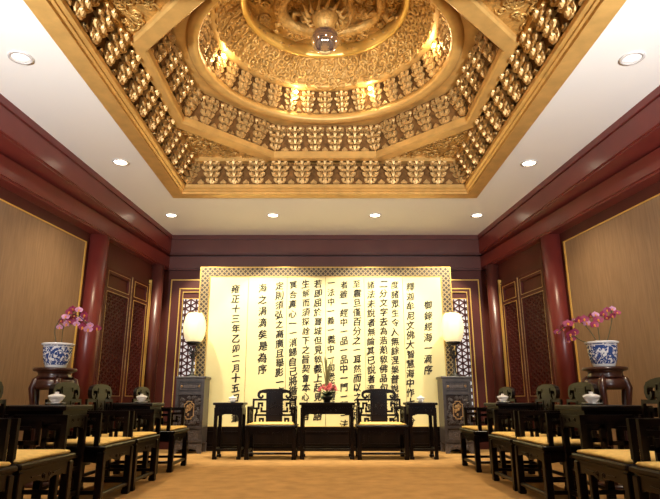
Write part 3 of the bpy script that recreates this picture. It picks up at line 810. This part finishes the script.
for px, py, txt, pitch in COLS:
    for i, ch in enumerate(txt):
        y = py + i * pitch
        c = atY(px, y, YS)
        if c.z < ZB + .03: break
        k = min(5, max(0, int((c.x - X0) / PW)))
        sz = .158 * random.uniform(.9, 1.06) * (pitch / 9.4) ** .5
        if ch in '一': sz *= .9
        nv = len(GM[ch][0]); wt = random.uniform(.9, 1.15) * max(.45, min(1.9, 2.05 - nv / 190)); rot = random.uniform(-.05, .05); ph = random.uniform(0, 6); cs, sn = math.cos(rot), math.sin(rot)
        vs, fs = GM[ch]; out = []
        dx = random.uniform(-.008, .008)
        for x, yy, _ in vs:
            u, v = x - .5, yy - .38
            v += .13 * u + .025 * math.sin(7 * u + ph); u += .03 * math.sin(6 * v + ph * 2) + .04 * v
            v += .010 * math.sin(17 * u + ph); u += .007 * math.sin(19 * v + ph)
            u *= .93
            out.append((c.x + dx + sz * (u * cs - v * sn), YS - .0075, c.z + sz * (u * sn + v * cs)))
        n = len(out)
        for j, (ox, oz) in enumerate(((0, 0), (.010, -.006), (-.010, .006), (.020, -.013), (-.020, .013))):   # brush weight
            inks[k].add([(p[0] + ox * sz * wt, p[1] - .0002 * j, p[2] + oz * sz * wt) for p in out], fs)
for k in range(6): 
    if inks[k].v: inks[k].build('calligraphy', M['ink'], panels[k], True)

# ------------------------------------------------------------------ lantern pedestals and lanterns
def make_pedestal():
    r = empty('lantern_pedestal', (0, 0, 0)); g = M['greywood']; W, D, Ht = .46, .40, 1.20
    mb = MB(); mb.cbox((0, 0, Ht - .02), (W + .04, D + .04, .04), .008); mb.b2(-W / 2, W / 2, -D / 2, D / 2, .17, Ht - .04); mb.build('body', g, r)
    mp = lambda a, b, o: (a, -D / 2 - o, b)
    mb = MB(); mb.rectframe(mp, -W / 2, W / 2, .17, Ht - .04, .045, 0, .018); mb.bar(mp, (-W / 2, .93), (W / 2, .93), .04, 0, .018); mb.bar(mp, (-W / 2, .40), (W / 2, .40), .04, 0, .018)
    mb.build('frame', g, r)
    mb = MB(); mb.rectframe(mp, -.165, .165, .985, 1.095, .012, 0, .012); mb.prism(mp, [(-.12, 1.04), (-.10, 1.01), (.10, 1.01), (.12, 1.04), (.10, 1.07), (-.10, 1.07)], 0, .014)
    dp = mb.build('drawer_panel', M['carvewood'], r)
    mb = MB()
    for sx in (-1, 1): mb.spiral(mp, sx * .145, 1.04, .02, .006, 0, 1.3, sx, .008, 9)
    mb.build('gold_scroll', M['oldgold'], dp)
    mb = MB(); mb.bar(mp, (-.18, .665), (.18, .665), .48, 0, .003); mb.build('panel_ground', M['dark'], r)
    mb = MB()
    for k in range(70):
        while True:
            a, b = random.uniform(-.165, .165), random.uniform(.45, .885)
            if (a / .085) ** 2 + ((b - .665) / .14) ** 2 > 1: break
        mb.spiral(mp, a, b, random.uniform(.018, .03), .006, random.uniform(0, 6.3), 1.3, random.choice((-1, 1)), .008, 8)
    cp = mb.build('carved_panel', M['carvewood'], r)
    mb = MB()
    el = [(-.04, .80), (.04, .80), (.04, .775), (.075, .755), (.075, .575), (.04, .555), (.04, .53), (-.04, .53), (-.04, .555), (-.075, .575), (-.075, .755), (-.04, .775), (-.04, .80)]
    mb.poly(mp, el, .012, 0, .02)
    for k in range(16): mb.spiral(mp, random.uniform(-.045, .045), random.uniform(.58, .75), .018, .007, random.uniform(0, 6), 1.2, random.choice((-1, 1)), .01, 8)
    mb.build('gold_medallion', M['oldgold'], cp)
    mb = MB(); mb.bar(mp, (-.17, .28), (.17, .28), .15, 0, .008); mb.spiral(mp, -.06, .28, .04, .007, 0, 1.3, 1, .01, 10); mb.spiral(mp, .06, .28, .04, .007, PI, 1.3, -1, .01, 10); mb.build('lower_panel', M['carvewood'], r)
    mb = MB(); mb.b2(-W / 2 + .01, W / 2 - .01, -D / 2 + .01, D / 2 - .01, .145, .17)
    mb.prism(mp, [(-.23, .15), (.23, .15), (.23, 0), (.17, 0), (.15, .05), (.06, .075), (0, .06), (-.06, .075), (-.15, .05), (-.17, 0), (-.23, 0)], -.03, .01)
    for x in (-.13, -.06, 0, .06, .13): mb.spiral(mp, x, .10, .026, .006, x * 9, 1.3, 1, .014, 9)
    for sx in (-1, 1): mb.b2(sx * .2 - .03, sx * .2 + .03, D / 2 - .06, D / 2 - .0, 0, .15)
    mb.build('base_apron', M['carvewood'], r)
    return r
def make_lantern():
    r = empty('palace_lantern', (0, 0, 0))
    mb = MB(); mb.lathe([(.10, 0), (.10, .015), (.05, .03), (.022, .06), (.018, .40), (.03, .43)], 20)
    for k in range(4):
        a = k * PI / 2 + PI / 4
        mb.tube([(.02 * math.cos(a), .02 * math.sin(a), .30), (.07 * math.cos(a), .07 * math.sin(a), .38), (.05 * math.cos(a), .05 * math.sin(a), .46), (.10 * math.cos(a), .10 * math.sin(a), .53)], .009, 6)
    mb.build('post', M['black'], r)
    mb = MB(); mb.lathe([(.06, .52), (.115, .545), (.125, .575), (.11, .58)], 24); mb.build('collar', M['black'], r)
    mb = MB(); pr = []
    for i in range(15):
        t = i / 14; pr.append((.118 + .072 * math.sin(PI * t) ** .65, .575 + .49 * t))
    mb.lathe(pr, 48, lobes=8, amp=.06)
    mb.build('shade', M['shade'], r)
    mb = MB(); mb.lathe([(.12, 1.06), (.11, 1.08), (.05, 1.085)], 24); mb.build('top_ring', M['oldgold'], r)
    return r
p0 = make_pedestal(); l0 = make_lantern()
for s, x, nm in ((-1, -2.20, 'left'), (1, 2.15, 'right')):
    p = p0 if s < 0 else copy_tree(p0); p.location = (x, 9.55, 0)
    tag(p, 'grey black carved pedestal cabinet with gold medallion at the %s end of the screen' % nm, 'pedestal', 'lantern pedestals')
    l = l0 if s < 0 else copy_tree(l0); l.location = (x + (-.03 if s < 0 else .03), 9.52, 1.20)
    tag(l, 'glowing cream ribbed lantern on a black post at the %s end of the screen' % nm, 'lantern', 'palace lanterns')

# ------------------------------------------------------------------ plant stands, pots and orchids
def make_stand():
    r = empty('plant_stand', (0, 0, 0)); m = M['woodred']
    mb = MB(); mb.lathe([(.19, 1.125), (.215, 1.132), (.22, 1.15), (.212, 1.163), (.02, 1.165)], 36); mb.build('top', m, r)
    mb = MB(); mb.lathe([(.17, 1.055), (.185, 1.065), (.165, 1.085), (.165, 1.115), (.19, 1.128)], 36); mb.build('waist', m, r)
    for k in range(5):
        a = 2 * PI * k / 5 + .3
        P = []
        for rr, z in ((.15, 1.06), (.20, 1.03), (.225, .95), (.20, .80), (.165, .55), (.155, .30), (.18, .12), (.21, .05)):
            P.append((rr * math.cos(a), rr * math.sin(a), z))
        mb = MB(); mb.tube(P, [.03, .036, .036, .028, .023, .023, .026, .03], 8); mb.build('leg', m, r)
    mb = MB(); 
    mb.rings([[(x, y, z) for x, y in circ(q_, 36)] for q_, z in ((.16, 1.065), (.21, 1.03), (.215, .96), (.20, .94), (.19, .98), (.19, 1.03))], False, True, True); mb.build('apron', m, r)
    mb = MB(); mb.lathe([(.235, 0), (.24, .02), (.235, .045), (.18, .05)], 36); mb.build('base_ring', m, r)
    return r
def make_pot():
    r = empty('porcelain_pot', (0, 0, 0))
    mb = MB(); mb.lathe([(.115, 0), (.118, .015), (.135, .05), (.152, .11), (.160, .17), (.164, .215), (.166, .235), (.185, .245), (.186, .258), (.172, .262), (.150, .25), (.150, .225)], 44)
    mb.build('bowl', M['pot'], r)
    mb = MB(); mb.lathe([(.149, .224), (.1, .236), (.01, .24)], 20); mb.build('soil', M['soil'], r)
    return r
def petal(mb, M4, L_, W_, cup=.2, n=5):
    rows = []
    for i in range(n):
        t = i / (n - 1); w = W_ * math.sin(PI * min(.97, t * .82 + .12)) * .5; z = cup * L_ * t * t
        rows.append([(t * L_, -w, z + .15 * w), (t * L_, 0, z), (t * L_, w, z + .15 * w)])
    vs = [M4 @ Vector(p) for rw in rows for p in rw]
    th = M4.to_3x3() @ Vector((0, 0, -.003))
    m = len(vs); fs = []
    for i in range(n - 1):
        for j in range(2):
            a = i * 3 + j; q4 = (a, a + 1, a + 4, a + 3); fs.append(q4); fs.append(tuple(reversed([x + m for x in q4])))
    mb.add(vs + [v + th for v in vs], fs, True)
def blossom_mb(rr=.042):
    mb = MB()
    for k in range(3): petal(mb, Matrix.Rotation(2 * PI * k / 3 + PI / 2, 4, 'Z'), rr * 1.0, rr * .75, .15)
    for k in range(2): petal(mb, Matrix.Translation((0, 0, .004)) @ Matrix.Rotation(PI * k + .1 * (1 - 2 * k), 4, 'Z'), rr * 1.1, rr * 1.3, .2)
    return mb
def lip_mb(rr=.042):
    mb = MB(); mb.ball((0, -rr * .1, .010), rr * .26, 8, 6); petal(mb, Matrix.Translation((0, 0, .008)) @ Matrix.Rotation(-PI / 2, 4, 'Z'), rr * .6, rr * .4, .8); return mb
def orchid(name_side, base, stems, blos, label, mats):
    r = empty('orchid', base, 0, label, 'orchid', 'orchids in porcelain pots'); B = Vector(base)
    for st in stems:
        mb = MB(); n = len(st); pts = []
        for i in range(n - 1):
            for k in range(5):
                t = k / 5; p0_, p1, p2, p3 = [Vector(st[max(0, min(n - 1, i + d))]) for d in (-1, 0, 1, 2)]
                pts.append(.5 * (2 * p1 + (p2 - p0_) * t + (2 * p0_ - 5 * p1 + 4 * p2 - p3) * t * t + (3 * p1 - p0_ - 3 * p2 + p3) * t ** 3) - B)
        pts.append(Vector(st[-1]) - B)
        mb.tube(pts, .005, 6); mb.build('flower_stem', M['stem'], r)
    for k in range(7):
        a = k * 2 * PI / 7 + .4; mb = MB(); L_ = random.uniform(.09, .15)
        petal(mb, Matrix.Translation((.03 * math.cos(a), .03 * math.sin(a), .0)) @ Matrix.Rotation(a, 4, 'Z') @ Matrix.Rotation(-.5, 4, 'Y'), L_, .06, -.4, 7); mb.build('leaf', M['leaf'], r)
    firsts = {}
    for i, p in enumerate(blos):
        key = mats[i % len(mats)]
        if key not in firsts:
            b = blossom_mb().build('blossom', M[key], r); lp = lip_mb().build('lip', M['lip'], b); firsts[key] = (b, lp)
        else:
            f0, f1 = firsts[key]; b = f0.copy(); C.objects.link(b); b.parent = r
            lp = f1.copy(); C.objects.link(lp); lp.parent = b
        b.location = Vector(p) - B
        face = Vector((random.uniform(-.7, .7), -1, random.uniform(-.5, .4)))
        b.rotation_euler = face.to_track_quat('Z', 'Y').to_euler()
        sc = random.uniform(.8, 1.2); b.scale = (sc, sc, sc)
    return r
st0 = make_stand(); pt0 = make_pot()
for s, x, y, nm in ((-1, -2.90, 6.1, 'left'), (1, 2.91, 5.9, 'right')):
    a = st0 if s < 0 else copy_tree(st0); a.location = (x, y, 0)
    tag(a, 'reddish dark wood round plant stand with curved legs by the %s wall' % nm, 'plant stand', 'plant stands')
    b = pt0 if s < 0 else copy_tree(pt0); b.location = (x, y, 1.165); b.rotation_euler = (0, 0, 0 if s < 0 else 1.3); b.scale = (.9, .9, 1)
    tag(b, 'blue and white porcelain flower pot on the %s plant stand' % nm, 'flower pot', 'porcelain pots')
    P = lambda px, py, d=0., y=y: tuple(atY(px, py, y + d))
    if s < 0:
        stems = [[(x - .02, y, 1.40), P(55, 330, .0), P(60, 320), P(68, 314), P(78, 316), P(86, 322), P(97, 328)], [(x + .02, y + .02, 1.40), P(64, 325, .06), P(70, 314, .06), P(77, 310, .06)]]
        bl = [(60, 327), (62, 321), (66, 317), (70, 312), (73, 309), (79, 310), (75, 316), (80, 319), (85, 315), (70, 322), (77, 324), (83, 327), (90, 325), (97, 328), (86, 321), (67, 324), (73, 319), (88, 329)]
        mats = ['petalpale', 'petal', 'petalpale', 'petal', 'petal']
    else:
        stems = [[(x - .03, y, 1.40), P(590, 331), P(582, 323), P(574, 321), P(565, 327), P(557, 333)], [(x - .05, y, 1.40), P(582, 341, -.05), P(574, 336, -.05), P(570, 338, -.05)],
                 [(x + .0, y + .03, 1.40), P(598, 328, .04), P(596, 318, .04)], [(x + .05, y, 1.40), P(610, 330), P(612, 318), P(611, 310)]]
        bl = [(557, 332), (562, 328), (568, 324), (573, 321), (578, 320), (584, 319), (590, 316), (595, 315), (598, 320), (603, 314), (607, 310), (612, 309), (617, 313), (612, 316), (606, 318), (586, 323), (594, 325), (571, 338), (574, 332), (567, 341), (570, 334)]
        mats = ['petal', 'petal', 'petal', 'petalpale']
    orchid(nm, (x, y, 1.40), stems, [P(px, py, random.uniform(-.07, .07)) for px, py in bl],
           ('purple pink orchid spray in the pot on the %s plant stand, ' % nm) + ('arching right' if s < 0 else 'arching left'), mats)

# ------------------------------------------------------------------ flower arrangement on the long table
FX, FY, FZ = .03, 8.66, .79
r = empty('flower_arrangement', (FX, FY, FZ), 0, 'pink flower arrangement with tall reeds in a dark bowl on the long table', 'flower arrangement')
mb = MB(); mb.lathe([(.05, 0), (.055, .01), (.05, .025), (.09, .06), (.10, .085), (.09, .09), (.02, .08)], 24); mb.build('bowl', M['black'], r)
for k in range(15):
    a = random.uniform(0, 6.3); h = random.uniform(.35, .66); d = random.uniform(.02, .07); mb = MB()
    pts = [(0, 0, .07)] + [(d * t * math.cos(a) * (1 + .6 * t), d * t * math.sin(a) * (1 + .6 * t), .07 + h * t) for t in (.25, .5, .75, .9, 1)]
    mb.tube(pts, [.004, .004, .004, .007, .008, .002], 5); mb.build('reed', M['grass'], r)
f0 = None
for k in range(24):
    a = random.uniform(0, 6.3); q = .13 * math.sqrt(random.random()); z = .16 + .09 * (1 - (q / .14) ** 2) + random.uniform(-.03, .03)
    if f0 is None:
        mb = MB()
        for j in range(8): petal(mb, Matrix.Rotation(j * PI / 4, 4, 'Z') @ Matrix.Rotation(-.3, 4, 'Y'), .040, .028, .5)
        for j in range(6): petal(mb, Matrix.Rotation(j * PI / 3 + .3, 4, 'Z') @ Matrix.Rotation(-.8, 4, 'Y'), .028, .022, .5)
        f0 = b = mb.build('blossom', M['pink'], r)
    else: b = f0.copy(); C.objects.link(b); b.parent = r
    b.location = (q * math.cos(a), q * math.sin(a), z)
    b.rotation_euler = Vector((math.cos(a) * q * 8, math.sin(a) * q * 8 - .5, .7)).to_track_quat('Z', 'Y').to_euler()
for k in range(22):
    a = k * 2 * PI / 22 + random.uniform(-.1, .1); mb = MB(); L_ = random.uniform(.12, .24)
    petal(mb, Matrix.Translation((0, 0, .09)) @ Matrix.Rotation(a, 4, 'Z') @ Matrix.Rotation(-random.uniform(.2, .9), 4, 'Y'), L_, .045, -.35, 7); mb.build('leaf', M['leaf'], r)

# ------------------------------------------------------------------ light
w = bpy.data.worlds.new('sky'); SC.world = w; w.use_nodes = True
bg = w.node_tree.nodes['Background']; bg.inputs['Color'].default_value = (.75, .86, 1, 1); bg.inputs['Strength'].default_value = .1
def area(name, loc, tgt, sx, sy, e, col):
    l = bpy.data.lights.new(name, 'AREA'); l.shape = 'RECTANGLE'; l.size = sx; l.size_y = sy; l.energy = e; l.color = col
    o = bpy.data.objects.new(name, l); C.objects.link(o); o.location = loc
    o.rotation_euler = (Vector(tgt) - Vector(loc)).to_track_quat('-Z', 'Y').to_euler()
area('added_window_fill', (0, YF - .25, 1.9), (0, 5, 2.3), 6.8, 2.6, 12, (.95, .97, 1))  # faint fill added at the invented front window
SC.view_settings.view_transform = 'Standard'; SC.view_settings.look = 'None'; SC.view_settings.gamma = 1; SC.view_settings.exposure = 0.15
SC.cycles.use_denoising = True
SC.cycles.max_bounces = 6; SC.cycles.diffuse_bounces = 4; SC.cycles.glossy_bounces = 3
SC.cycles.sample_clamp_indirect = 6
